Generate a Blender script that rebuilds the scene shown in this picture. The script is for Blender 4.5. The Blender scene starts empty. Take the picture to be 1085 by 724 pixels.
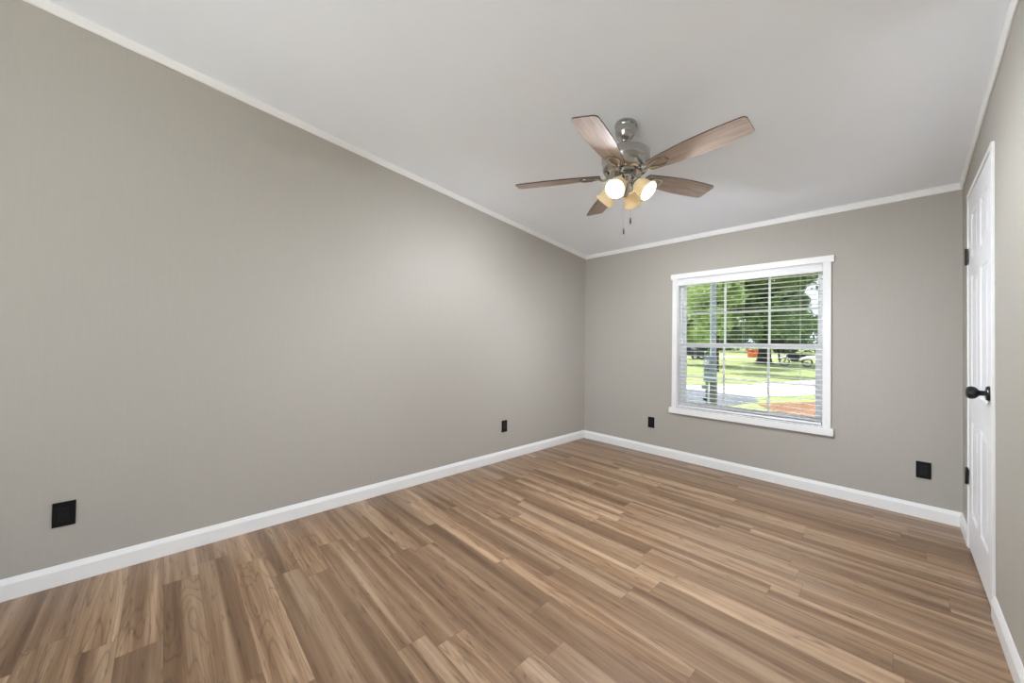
import bpy, math, random
from mathutils import Vector, Matrix
import numpy as np

R = math.radians
PI = math.pi
scene = bpy.context.scene
C = scene.collection

# ------------------------------------------------------------------ camera
W, YB = 2.91, -5.80                 # right wall x, back wall y (window wall is y = 0)
H0, SL = 2.192, 0.1021              # ceiling height at the window wall, rise per metre away from it
def ceil_z(y): return H0 - SL * y
F_PX, YAW, PITCH, ROLL = 388.136, 0.8032, -0.0136, 0.0151
CAM = Vector((2.6247, -3.6483, 1.12))
cy_, sy_ = math.cos(YAW), math.sin(YAW)
fwd = Vector((-sy_ * math.cos(PITCH), cy_ * math.cos(PITCH), -math.sin(PITCH)))
rgt = Vector((cy_, sy_, 0)); upv = rgt.cross(fwd)
c_, s_ = math.cos(ROLL), math.sin(ROLL)
rgt, upv = c_ * rgt + s_ * upv, -s_ * rgt + c_ * upv
cam_d = bpy.data.cameras.new('camera'); cam = bpy.data.objects.new('camera', cam_d); C.objects.link(cam)
m3 = Matrix((rgt, upv, -fwd)).transposed()
cam.matrix_world = Matrix.Translation(CAM) @ m3.to_4x4()
cam_d.sensor_width = 36.0; cam_d.lens = F_PX / 1085 * 36.0
cam_d.shift_x = -6.94 / 1085; cam_d.shift_y = -3.26 / 1085
cam_d.clip_start = 0.02; cam_d.clip_end = 400
scene.camera = cam

# ------------------------------------------------------------------ light and exposure
vs = scene.view_settings
scene.display_settings.display_device = 'sRGB'
vs.view_transform = 'Standard'; vs.look = 'None'; vs.gamma = 1.0; vs.use_curve_mapping = False
vs.exposure = 0.72
SKY_STRENGTH = 2.6
SUN_STRENGTH = 14.0
BULB_STRENGTH = 2350.0
BULB_COLOR = (0.90, 0.96, 1.05)
world = bpy.data.worlds.new('sky'); scene.world = world; world.use_nodes = True
wn, wl = world.node_tree.nodes, world.node_tree.links
wn.clear()
wo = wn.new('ShaderNodeOutputWorld'); wb = wn.new('ShaderNodeBackground')
wb.inputs['Color'].default_value = (0.86, 0.94, 1.05, 1); wb.inputs['Strength'].default_value = SKY_STRENGTH
wl.new(wb.outputs[0], wo.inputs['Surface'])
sd = bpy.data.lights.new('sun', 'SUN'); sd.energy = SUN_STRENGTH; sd.angle = R(0.6); sd.color = (1.0, 0.95, 0.86)
sun = bpy.data.objects.new('sun', sd); C.objects.link(sun)
sun.rotation_euler = Vector((-0.80, 0.16, 1.05)).to_track_quat('Z', 'Y').to_euler()
sun.location = (-20, 4, 30)

# ------------------------------------------------------------------ materials
class NT:
    def __init__(s, name):
        s.m = bpy.data.materials.new(name); s.m.use_nodes = True
        s.t = s.m.node_tree; s.t.nodes.clear()
        s.out = s.t.nodes.new('ShaderNodeOutputMaterial')
    def n(s, kind, **kw):
        x = s.t.nodes.new('ShaderNode' + kind)
        for k, v in kw.items(): setattr(x, k, v)
        return x
    def l(s, a, b): s.t.links.new(a, b)
    def put(s, sock, v):
        if isinstance(v, bpy.types.NodeSocket): s.l(v, sock)
        else: sock.default_value = v
    def math(s, op, a, b=0.0, c=0.0):
        x = s.n('Math', operation=op)
        for i, v in enumerate((a, b, c)): s.put(x.inputs[i], v)
        return x.outputs[0]
    def comb(s, x, y, z):
        k = s.n('CombineXYZ')
        for i, v in enumerate((x, y, z)): s.put(k.inputs[i], v)
        return k.outputs[0]
    def coord(s, kind='Object'): return s.n('TexCoord').outputs[kind]
    def sep(s, v):
        k = s.n('SeparateXYZ'); s.l(v, k.inputs[0]); return k.outputs
    def noise(s, vec, scale, detail=3.0, rough=0.5, dist=0.0):
        k = s.n('TexNoise'); s.l(vec, k.inputs['Vector'])
        k.inputs['Scale'].default_value = scale; k.inputs['Detail'].default_value = detail
        k.inputs['Roughness'].default_value = rough; k.inputs['Distortion'].default_value = dist
        return k.outputs['Fac']
    def ramp(s, fac, stops, interp='LINEAR'):
        k = s.n('ValToRGB'); s.put(k.inputs[0], fac); k.color_ramp.interpolation = interp
        e = k.color_ramp.elements
        while len(e) < len(stops): e.new(0.5)
        for el, (p, c) in zip(e, stops): el.position = p; el.color = (*c, 1) if len(c) == 3 else c
        return k.outputs[0]
    def mix(s, fac, a, b, blend='MIX'):
        k = s.n('Mix', data_type='RGBA', blend_type=blend)
        s.put(k.inputs[0], fac)
        for i, v in ((6, a), (7, b)):
            if isinstance(v, tuple): v = (*v, 1) if len(v) == 3 else v
            s.put(k.inputs[i], v)
        return k.outputs[2]
    def bsdf(s, color, rough=0.5, metal=0.0, spec=0.5, normal=None):
        b = s.n('BsdfPrincipled')
        if isinstance(color, tuple): color = (*color[:3], 1)
        s.put(b.inputs['Base Color'], color); s.put(b.inputs['Roughness'], rough)
        s.put(b.inputs['Metallic'], metal); s.put(b.inputs['Specular IOR Level'], spec)
        if normal is not None: s.l(normal, b.inputs['Normal'])
        return b.outputs[0]
    def bump(s, h, strength=0.2, dist=0.002):
        k = s.n('Bump'); s.l(h, k.inputs['Height'])
        k.inputs['Strength'].default_value = strength; k.inputs['Distance'].default_value = dist
        return k.outputs[0]
    def mixs(s, fac, a, b):
        k = s.n('MixShader'); s.put(k.inputs[0], fac); s.l(a, k.inputs[1]); s.l(b, k.inputs[2]); return k.outputs[0]
    def end(s, sh): s.l(sh, s.out.inputs['Surface']); return s.m

def simple(name, col, rough=0.5, metal=0.0, spec=0.5, var=0.06, scale=6.0, bump=0.0, bscale=200.0):
    t = NT(name); co = t.coord()
    f = t.noise(co, scale, 4)
    lo = tuple(c * (1 - var) for c in col); hi = tuple(min(1, c * (1 + var)) for c in col)
    c = t.ramp(f, [(0.3, lo), (0.7, hi)])
    nrm = t.bump(t.noise(co, bscale, 2), bump, 0.001) if bump else None
    return t.end(t.bsdf(c, rough, metal, spec, nrm))

def wall_mat():
    t = NT('greige_wall_panel'); co = t.coord()
    s = t.sep(co)
    # faint woven, vertical streaks of the wall panels
    fine = t.noise(t.comb(t.math('MULTIPLY', s[0], 90), t.math('MULTIPLY', s[1], 90), t.math('MULTIPLY', s[2], 6)), 1.0, 3)
    fine2 = t.noise(t.comb(t.math('MULTIPLY', s[0], 8), t.math('MULTIPLY', s[1], 8), t.math('MULTIPLY', s[2], 140)), 1.0, 2)
    mixf = t.math('ADD', t.math('MULTIPLY', fine, 0.65), t.math('MULTIPLY', fine2, 0.35))
    c = t.ramp(mixf, [(0.3, (0.410, 0.382, 0.336)), (0.7, (0.428, 0.399, 0.352))])
    return t.end(t.bsdf(c, 0.62, 0, 0.3, t.bump(mixf, 0.12, 0.0006)))

def ceiling_mat():
    t = NT('white_ceiling_paint'); co = t.coord()
    c = t.ramp(t.noise(co, 3.0, 4), [(0.3, (0.895, 0.92, 0.96)), (0.7, (0.91, 0.935, 0.975))])
    return t.end(t.bsdf(c, 0.8, 0, 0.2, t.bump(t.noise(co, 160, 3), 0.1, 0.001)))

def floor_mat():
    t = NT('wood_plank_laminate'); co = t.coord(); s = t.sep(co)
    PW, PL = 0.121, 0.93
    yv = t.math('DIVIDE', s[1], PW); row = t.math('FLOOR', yv)
    wn1 = t.n('TexWhiteNoise', noise_dimensions='1D'); t.l(row, wn1.inputs['W'])
    xo = t.math('ADD', s[0], t.math('MULTIPLY', wn1.outputs['Value'], 3.7))
    xv = t.math('DIVIDE', xo, PL); idx = t.math('FLOOR', xv)
    wn2 = t.n('TexWhiteNoise', noise_dimensions='2D'); t.l(t.comb(row, idx, 0), wn2.inputs['Vector'])
    rnd = wn2.outputs['Value']; rc = t.sep(wn2.outputs['Color'])
    # long grain streaks, a new stretch of timber for every plank
    gx = t.math('ADD', t.math('MULTIPLY', xo, 0.55), t.math('MULTIPLY', rnd, 40))
    gy = t.math('ADD', t.math('MULTIPLY', s[1], 17), t.math('MULTIPLY', rc[1], 60))
    gv = t.comb(gx, gy, t.math('MULTIPLY', rnd, 25))
    broad = t.noise(gv, 1.0, 4, 0.55, 0.25)
    gv2 = t.comb(t.math('MULTIPLY', gx, 6), t.math('MULTIPLY', gy, 11), rnd)
    fine = t.noise(gv2, 1.0, 4, 0.6, 0.3)
    # cathedral growth rings
    cv = t.comb(t.math('MULTIPLY', gx, 2.0), t.math('MULTIPLY', gy, 0.78), t.math('MULTIPLY', rc[2], 30))
    field = t.noise(cv, 1.0, 1.2, 0.4, 0.3)
    ring = t.math('PINGPONG', t.math('MULTIPLY', field, 13.0), 0.5)
    ringl = t.ramp(ring, [(0.0, (0.30, 0.27, 0.25)), (0.10, (0.88, 0.87, 0.86)), (0.3, (1, 1, 1))])
    base = t.ramp(broad, [(0.31, (0.150, 0.080, 0.040)), (0.45, (0.225, 0.131, 0.071)),
                          (0.54, (0.300, 0.187, 0.109)), (0.67, (0.420, 0.286, 0.184))])
    tone = t.ramp(rnd, [(0.0, (0.78, 0.77, 0.76)), (0.5, (0.98, 0.98, 0.98)), (1.0, (1.20, 1.20, 1.20))])
    c = t.mix(1.0, base, tone, 'MULTIPLY')
    fl = t.ramp(fine, [(0.28, (0.72, 0.70, 0.68)), (0.55, (1.02, 1.02, 1.02)), (0.8, (1.08, 1.08, 1.08))])
    c = t.mix(0.7, c, fl, 'MULTIPLY')
    rmask = t.math('MULTIPLY', t.math('GREATER_THAN', rc[0], 0.5), 0.50)
    c = t.mix(rmask, c, t.mix(1.0, c, ringl, 'MULTIPLY'))
    # knots: few, small, elongated
    vk = t.n('TexVoronoi'); t.l(t.comb(t.math('MULTIPLY', xo, 2.0), t.math('MULTIPLY', s[1], 7.0), t.math('MULTIPLY', rnd, 3)), vk.inputs['Vector'])
    vk.inputs['Scale'].default_value = 1.0
    kn = t.ramp(vk.outputs['Distance'], [(0.03, (0.45, 0.40, 0.36)), (0.10, (1, 1, 1))])
    c = t.mix(0.75, c, kn, 'MULTIPLY')
    # short dark flecks along the grain
    fk = t.noise(t.comb(t.math('MULTIPLY', gx, 16), t.math('MULTIPLY', gy, 4.5), rnd), 1.0, 2, 0.5, 0.2)
    c = t.mix(0.6, c, t.ramp(fk, [(0.30, (0.50, 0.46, 0.43)), (0.40, (1, 1, 1))]), 'MULTIPLY')
    # seams
    fy = t.math('FRACT', yv); ey = t.math('MINIMUM', fy, t.math('SUBTRACT', 1.0, fy))
    fx = t.math('FRACT', xv); ex = t.math('MULTIPLY', t.math('MINIMUM', fx, t.math('SUBTRACT', 1.0, fx)), PL / PW)
    e = t.math('MINIMUM', ey, ex)
    seam = t.ramp(e, [(0.0, (0.62, 0.60, 0.58)), (0.014, (1, 1, 1))])
    c = t.mix(1.0, c, seam, 'MULTIPLY')
    rough = t.math('ADD', 0.27, t.math('MULTIPLY', fine, 0.12))
    return t.end(t.bsdf(c, rough, 0, 0.6, t.bump(fine, 0.10, 0.0006)))

def blade_mat():
    t = NT('driftwood_fan_blade'); co = t.coord(); s = t.sep(co)
    v = t.comb(t.math('MULTIPLY', s[0], 5), t.math('MULTIPLY', s[1], 70), t.math('MULTIPLY', s[2], 5))
    f = t.noise(v, 1.0, 4, 0.6, 0.4)
    c = t.ramp(f, [(0.3, (0.27, 0.205, 0.165)), (0.5, (0.38, 0.295, 0.245)), (0.75, (0.48, 0.385, 0.325))])
    return t.end(t.bsdf(c, 0.45, 0, 0.4, t.bump(f, 0.1, 0.0006)))

def shade_mat():
    t = NT('cream_frosted_glass'); co = t.coord()
    c = t.ramp(t.noise(co, 40, 3), [(0.3, (0.78, 0.66, 0.44)), (0.7, (0.83, 0.71, 0.48))])
    d = t.bsdf(c, 0.35, 0, 0.5)
    tr = t.n('BsdfTranslucent'); t.l(c, tr.inputs['Color'])
    return t.end(t.mixs(0.05, d, tr.outputs[0]))

def bulb_mat():
    t = NT('lit_bulb'); e = t.n('Emission')
    e.inputs['Color'].default_value = (*BULB_COLOR, 1); e.inputs['Strength'].default_value = BULB_STRENGTH
    return t.end(e.outputs[0])

def glass_mat(name, tint):
    t = NT(name)
    tr = t.n('BsdfTransparent'); tr.inputs['Color'].default_value = (*tint, 1)
    gl = t.n('BsdfGlossy'); gl.inputs['Roughness'].default_value = 0.0
    fr = t.n('Fresnel'); fr.inputs['IOR'].default_value = 1.15
    return t.end(t.mixs(fr.outputs[0], tr.outputs[0], gl.outputs[0]))

def leaf_mat(name, lo, mid, hi, tl=0.4):
    t = NT(name); co = t.coord()
    f = t.math('ADD', t.math('MULTIPLY', t.noise(co, 0.9, 3), 0.45), t.math('MULTIPLY', t.noise(co, 4.0, 2), 0.55))
    c = t.ramp(f, [(0.36, lo), (0.5, mid), (0.62, hi)])
    d = t.bsdf(c, 0.5, 0, 0.3)
    tr = t.n('BsdfTranslucent'); t.l(c, tr.inputs['Color'])
    return t.end(t.mixs(tl, d, tr.outputs[0]))

def grass_mat():
    t = NT('mown_grass'); co = t.coord()
    f = t.math('ADD', t.math('MULTIPLY', t.noise(co, 0.5, 4), 0.6), t.math('MULTIPLY', t.noise(co, 9, 3), 0.4))
    c = t.ramp(f, [(0.3, (0.22, 0.28, 0.10)), (0.5, (0.33, 0.385, 0.165)), (0.7, (0.43, 0.46, 0.23))])
    return t.end(t.bsdf(c, 0.9, 0, 0.1, t.bump(t.noise(co, 30, 3), 0.5, 0.02)))

def brick_mat():
    t = NT('brick_paving'); co = t.coord()
    b = t.n('TexBrick'); t.l(co, b.inputs['Vector'])
    b.inputs['Scale'].default_value = 1.0; b.inputs['Brick Width'].default_value = 0.24; b.inputs['Row Height'].default_value = 0.12
    b.inputs['Mortar Size'].default_value = 0.008
    b.inputs['Color1'].default_value = (0.20, 0.085, 0.05, 1); b.inputs['Color2'].default_value = (0.36, 0.18, 0.09, 1)
    b.inputs['Mortar'].default_value = (0.42, 0.30, 0.22, 1)
    return t.end(t.bsdf(t.mix(0.5, b.outputs['Color'], t.ramp(t.noise(co, 3, 4), [(0.3, (0.15, 0.06, 0.03)), (0.7, (0.38, 0.21, 0.11))])), 0.9, 0, 0.2))

M = {
    'wall': wall_mat(), 'ceiling': ceiling_mat(), 'floor': floor_mat(),
    'trim': simple('white_trim_paint', (0.82, 0.81, 0.79), 0.35, 0, 0.4, 0.015, 3.0),
    'door': simple('white_door_paint', (0.80, 0.80, 0.81), 0.4, 0, 0.4, 0.015, 3.0),
    'vinyl': simple('white_vinyl', (0.80, 0.80, 0.81), 0.4, 0, 0.4, 0.01, 3.0),
    'blind': simple('white_blind_slat', (0.82, 0.82, 0.82), 0.45, 0, 0.3, 0.01, 3.0),
    'cord': simple('white_cord', (0.75, 0.75, 0.75), 0.8, 0, 0.2, 0.03, 40),
    'black': simple('black_plastic', (0.006, 0.006, 0.006), 0.5, 0, 0.2, 0.1, 30),
    'insert': simple('soft_black_plastic', (0.011, 0.010, 0.010), 0.45, 0, 0.25, 0.1, 30),
    'slot': simple('slot_black', (0.004, 0.004, 0.004), 0.8, 0, 0.1, 0.0, 30),
    'black_metal': simple('matte_black_metal', (0.014, 0.014, 0.015), 0.32, 0.3, 0.5, 0.1, 40),
    'nickel': simple('brushed_nickel', (0.46, 0.445, 0.425), 0.14, 1.0, 0.5, 0.05, 60),
    'blade': blade_mat(),
    'blade_edge': simple('dark_blade_edge', (0.05, 0.035, 0.03), 0.5, 0, 0.3, 0.1, 20),
    'shade': shade_mat(), 'bulb': bulb_mat(), 'glass': glass_mat('view_dimming_glass', (0.55, 0.56, 0.56)), 'clear_glass': glass_mat('clear_window_glass', (0.97, 0.98, 0.975)),  # front pane tint is added to dim the bright view outdoors
    'fob': simple('dark_walnut_fob', (0.07, 0.05, 0.04), 0.4, 0, 0.4, 0.1, 60),
    'chain': simple('nickel_chain', (0.70, 0.68, 0.64), 0.3, 1.0, 0.5, 0.05, 90),
    'grass': grass_mat(),
    'concrete': simple('pale_concrete', (0.62, 0.61, 0.58), 0.9, 0, 0.2, 0.06, 2.0),
    'bounce_concrete': simple('added_bounce_concrete', (0.80, 0.80, 0.79), 0.9, 0, 0.2, 0.03, 2.0),
    'shaded_asphalt': simple('shade_tinted_asphalt', (0.17, 0.185, 0.215), 0.85, 0, 0.3, 0.22, 1.2),  # blue-grey tone stands in for shade on the near pavement
    'brick': brick_mat(),
    'added_eave': simple('added_eave_white', (0.70, 0.70, 0.68), 0.6, 0, 0.3, 0.04, 2),
    'bark': simple('dark_bark', (0.055, 0.045, 0.040), 0.9, 0, 0.2, 0.4, 3.0),
    'leaf_dark': leaf_mat('maple_leaf', (0.08, 0.14, 0.055), (0.22, 0.33, 0.13), (0.52, 0.63, 0.30)),
    'leaf_light': leaf_mat('pale_green_leaf', (0.24, 0.36, 0.12), (0.44, 0.57, 0.22), (0.66, 0.74, 0.38)),
    'leaf_far': leaf_mat('far_green_leaf', (0.10, 0.17, 0.07), (0.20, 0.29, 0.13), (0.34, 0.43, 0.21)),
    'pole': simple('weathered_grey_pole', (0.30, 0.33, 0.37), 0.7, 0, 0.3, 0.15, 5.0),
    'box_metal': simple('galvanised_grey_box', (0.20, 0.24, 0.28), 0.5, 0.2, 0.4, 0.1, 5.0),
    'pipe': simple('dark_grey_pipe', (0.13, 0.14, 0.14), 0.5, 0.2, 0.4, 0.15, 5.0),
    'pipe_light': simple('pale_conduit', (0.55, 0.60, 0.64), 0.5, 0.0, 0.4, 0.08, 5.0),
    'car_paint': simple('dark_blue_black_paint', (0.02, 0.025, 0.032), 0.25, 0.2, 0.6, 0.1, 3.0),
    'car_glass': simple('dark_car_glass', (0.05, 0.06, 0.07), 0.08, 0.0, 0.8, 0.05, 3.0),
    'tyre': simple('tyre_rubber', (0.015, 0.015, 0.015), 0.8, 0, 0.3, 0.1, 9.0),
    'rim': simple('alloy_rim', (0.45, 0.45, 0.46), 0.3, 0.9, 0.5, 0.05, 9.0),
    'lamp': simple('clear_lamp_lens', (0.80, 0.80, 0.78), 0.15, 0, 0.6, 0.03, 9.0),
    'bike_dark': simple('dark_motorcycle_plastic', (0.014, 0.017, 0.017), 0.6, 0.0, 0.3, 0.15, 9.0),
    'orange': simple('orange_plastic', (0.62, 0.14, 0.035), 0.5, 0, 0.4, 0.08, 5.0),
}

# ------------------------------------------------------------------ mesh helpers
class MB:
    def __init__(s): s.v = []; s.f = []
    def add(s, vs, fs):
        o = len(s.v); s.v += [tuple(v) for v in vs]; s.f += [tuple(i + o for i in f) for f in fs]; return s
    def box(s, x0, x1, y0, y1, z0, z1):
        x0, x1 = sorted((x0, x1)); y0, y1 = sorted((y0, y1)); z0, z1 = sorted((z0, z1))
        return s.add([(x0,y0,z0),(x1,y0,z0),(x1,y1,z0),(x0,y1,z0),(x0,y0,z1),(x1,y0,z1),(x1,y1,z1),(x0,y1,z1)],
                     [(0,3,2,1),(4,5,6,7),(0,1,5,4),(1,2,6,5),(2,3,7,6),(3,0,4,7)])
    def prism(s, pa, pb):
        """two matching outlines joined into a closed solid"""
        n = len(pa)
        return s.add(list(pa) + list(pb), [tuple(range(n))[::-1], tuple(range(n, 2*n))] +
                     [(i, (i+1) % n, n + (i+1) % n, n + i) for i in range(n)])
    def lathe(s, prof, mat=Matrix.Identity(4), n=32, caps=True):
        """prof: (r, z) pairs round the local z axis"""
        vs = []; fs = []
        for r, z in prof:
            for k in range(n):
                a = 2*PI*k/n; vs.append(mat @ Vector((r*math.cos(a), r*math.sin(a), z)))
        for j in range(len(prof)-1):
            for k in range(n):
                k2 = (k+1) % n; fs.append((j*n+k, j*n+k2, (j+1)*n+k2, (j+1)*n+k))
        if caps:
            if prof[0][0] > 1e-6: fs.append(tuple(range(n))[::-1])
            if prof[-1][0] > 1e-6: fs.append(tuple((len(prof)-1)*n + k for k in range(n)))
        return s.add(vs, fs)
    def tube(s, pts, r, n=8, flat=1.0):
        pts = [Vector(p) for p in pts]; rs = r if isinstance(r, (list, tuple)) else [r]*len(pts)
        vs = []; fs = []; up0 = None
        for i, p in enumerate(pts):
            d = (pts[min(i+1, len(pts)-1)] - pts[max(i-1, 0)]).normalized()
            if up0 is None: up0 = Vector((0,0,1)) if abs(d.z) < 0.9 else Vector((1,0,0))
            a = d.cross(up0).normalized(); b = a.cross(d).normalized(); up0 = b
            for k in range(n):
                t = 2*PI*k/n + PI/n; vs.append(p + rs[i]*(math.cos(t)*a + flat*math.sin(t)*b))
        for i in range(len(pts)-1):
            for k in range(n):
                k2 = (k+1) % n; fs.append((i*n+k, i*n+k2, (i+1)*n+k2, (i+1)*n+k))
        fs.append(tuple(range(n))[::-1]); fs.append(tuple((len(pts)-1)*n + k for k in range(n)))
        return s.add(vs, fs)
    def loop(s, pts, r, n=8, flat=1.0):
        """closed tube"""
        pts = [Vector(p) for p in pts]; m = len(pts); vs = []; fs = []
        nrm = Vector((0,0,0))
        for i in range(m): nrm += pts[i].cross(pts[(i+1) % m])
        nrm.normalize()
        for i, p in enumerate(pts):
            d = (pts[(i+1) % m] - pts[i-1]).normalized(); a = d.cross(nrm).normalized(); b = nrm
            for k in range(n):
                t = 2*PI*k/n + PI/n; vs.append(p + r*(math.cos(t)*a + flat*math.sin(t)*b))
        for i in range(m):
            i2 = (i+1) % m
            for k in range(n):
                k2 = (k+1) % n; fs.append((i*n+k, i*n+k2, i2*n+k2, i2*n+k))
        return s.add(vs, fs)
    def build(s, name, mat, parent=None, smooth=False, bevel=0.0, local=False, segs=2):
        me = bpy.data.meshes.new(name)
        off = Vector((0,0,0))
        if parent is not None and not local:
            q = parent
            while q is not None: off += q.location; q = q.parent
        me.from_pydata([tuple(Vector(v) - off) for v in s.v], [], s.f); me.update()
        import bmesh
        bm = bmesh.new(); bm.from_mesh(me); bmesh.ops.recalc_face_normals(bm, faces=bm.faces); bm.to_mesh(me); bm.free()
        for mm in (mat if isinstance(mat, (list, tuple)) else [mat]): me.materials.append(mm)
        if smooth:
            me.polygons.foreach_set('use_smooth', [True]*len(me.polygons))
            me.set_sharp_from_angle(angle=R(38))
        o = bpy.data.objects.new(name, me); C.objects.link(o)
        if parent is not None: o.parent = parent
        if bevel:
            b = o.modifiers.new('bevel', 'BEVEL'); b.width = bevel; b.segments = segs; b.limit_method = 'ANGLE'; b.angle_limit = R(40)
        return o

def empty(name, loc, rot=(0,0,0)):
    o = bpy.data.objects.new(name, None); C.objects.link(o); o.location = loc; o.rotation_euler = rot; o.empty_display_size = 0.1; return o
def tag(o, label, cat, group=None, kind=None):
    o['label'] = label; o['category'] = cat
    if group: o['group'] = group
    if kind: o['kind'] = kind
    return o
def struct(o): o['kind'] = 'structure'; return o
def copy_tree(o, parent=None):
    c = o.copy(); C.objects.link(c); c.parent = parent
    for ch in list(o.children): copy_tree(ch, c)
    return c

# ------------------------------------------------------------------ room shell
T = 0.12                                    # wall thickness
struct(MB().box(-T, W+T, YB-T, T, -0.06, 0).build('floor', M['floor']))
b = MB(); b.prism([(-T, T, ceil_z(T)), (-T, YB-T, ceil_z(YB-T)), (-T, YB-T, ceil_z(YB-T)+0.06), (-T, T, ceil_z(T)+0.06)],
                  [(W+T, T, ceil_z(T)), (W+T, YB-T, ceil_z(YB-T)), (W+T, YB-T, ceil_z(YB-T)+0.06), (W+T, T, ceil_z(T)+0.06)])
struct(b.build('ceiling', M['ceiling']))
def side_wall(b, x0, x1, ya, yb, za=0.0, zb=None):
    """a stretch of side wall from ya to yb; its top follows the ceiling unless zb is given"""
    ta, tb = (ceil_z(ya), ceil_z(yb)) if zb is None else (zb, zb)
    return b.prism([(x0, ya, za), (x0, yb, za), (x0, yb, tb), (x0, ya, ta)], [(x1, ya, za), (x1, yb, za), (x1, yb, tb), (x1, ya, ta)])
struct(side_wall(MB(), -T, 0, T, YB-T).build('wall_left', M['wall']))
DY0, DY1, DZ = -0.352, -1.104, 1.992        # door opening
b = MB(); side_wall(b, W, W+T, T, DY0); side_wall(b, W, W+T, DY1, YB-T); side_wall(b, W, W+T, DY0, DY1, DZ)
struct(b.build('wall_right', M['wall']))
WX0, WX1, WZ0, WZ1 = 1.106, 2.226, 0.512, 1.778   # window opening
b = MB(); zt = ceil_z(0)
b.box(0, WX0, 0, T, 0, zt).box(WX1, W, 0, T, 0, zt).box(WX0, WX1, 0, T, 0, WZ0).box(WX0, WX1, 0, T, WZ1, zt)
struct(b.build('wall_front', M['wall']))
BX0, BX1, BZ0, BZ1 = 0.80, 2.85, 0.12, 2.50        # opening for the unseen window added for fill daylight
b = MB(); zt = ceil_z(YB)
b.box(0, BX0, YB-T, YB, 0, zt).box(BX1, W, YB-T, YB, 0, zt).box(BX0, BX1, YB-T, YB, 0, BZ0).box(BX0, BX1, YB-T, YB, BZ1, zt)
struct(b.build('wall_back', M['wall']))

# baseboards: 9 cm, chamfered top
BT, BH = 0.013, 0.0916
def base_prof(sgn): return [(0, 0), (sgn*BT, 0), (sgn*BT, BH*0.74), (sgn*BT*0.45, BH*0.95), (sgn*BT*0.35, BH), (0, BH)]
def base_y(name, x, sgn, ya, yb, ma=0, mb=0):
    p = base_prof(sgn)
    return struct(MB().prism([(x+u, ya - ma*abs(u), z) for u, z in p], [(x+u, yb + mb*abs(u), z) for u, z in p]).build(name, M['trim'], bevel=0.0015))
base_y('baseboard_left', 0, 1, 0, YB, 1, 1)
p = base_prof(-1)
struct(MB().prism([(abs(u), u, z) for u, z in p], [(W - abs(u), u, z) for u, z in p]).build('baseboard_front', M['trim'], bevel=0.0015))
base_y('baseboard_right', W, -1, 0, DY0 + 0.022, 1, 0)
base_y('baseboard_right', W, -1, DY1 - 0.022, YB, 0, 1)
p = base_prof(1)
struct(MB().prism([(abs(u), YB+u, z) for u, z in p], [(W - abs(u), YB+u, z) for u, z in p]).build('baseboard_back', M['trim'], bevel=0.0015))

# crown trim against the sloping ceiling
CW = 0.045
cp = [(0, -CW), (0.006, -CW), (0.010, -CW + 0.005), (0.012, -CW*0.4), (0.012, 0), (0, 0)]
def crown_y(name, x, sgn):
    return struct(MB().prism([(x + sgn*u, -u, ceil_z(-u) + z) for u, z in cp], [(x + sgn*u, YB + u, ceil_z(YB + u) + z) for u, z in cp]).build(name, M['trim'], bevel=0.001))
crown_y('trim_1', 0, 1); crown_y('trim_2', W, -1)
def crown_x(name, y, sgn):
    f = lambda x, s: [(x + s*u, y + sgn*u, ceil_z(y + sgn*u) + z) for u, z in cp]
    return struct(MB().prism(f(0, 1), f(W, -1)).build(name, M['trim'], bevel=0.001))
crown_x('trim_3', 0, -1); crown_x('trim_4', YB, 1)

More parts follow.
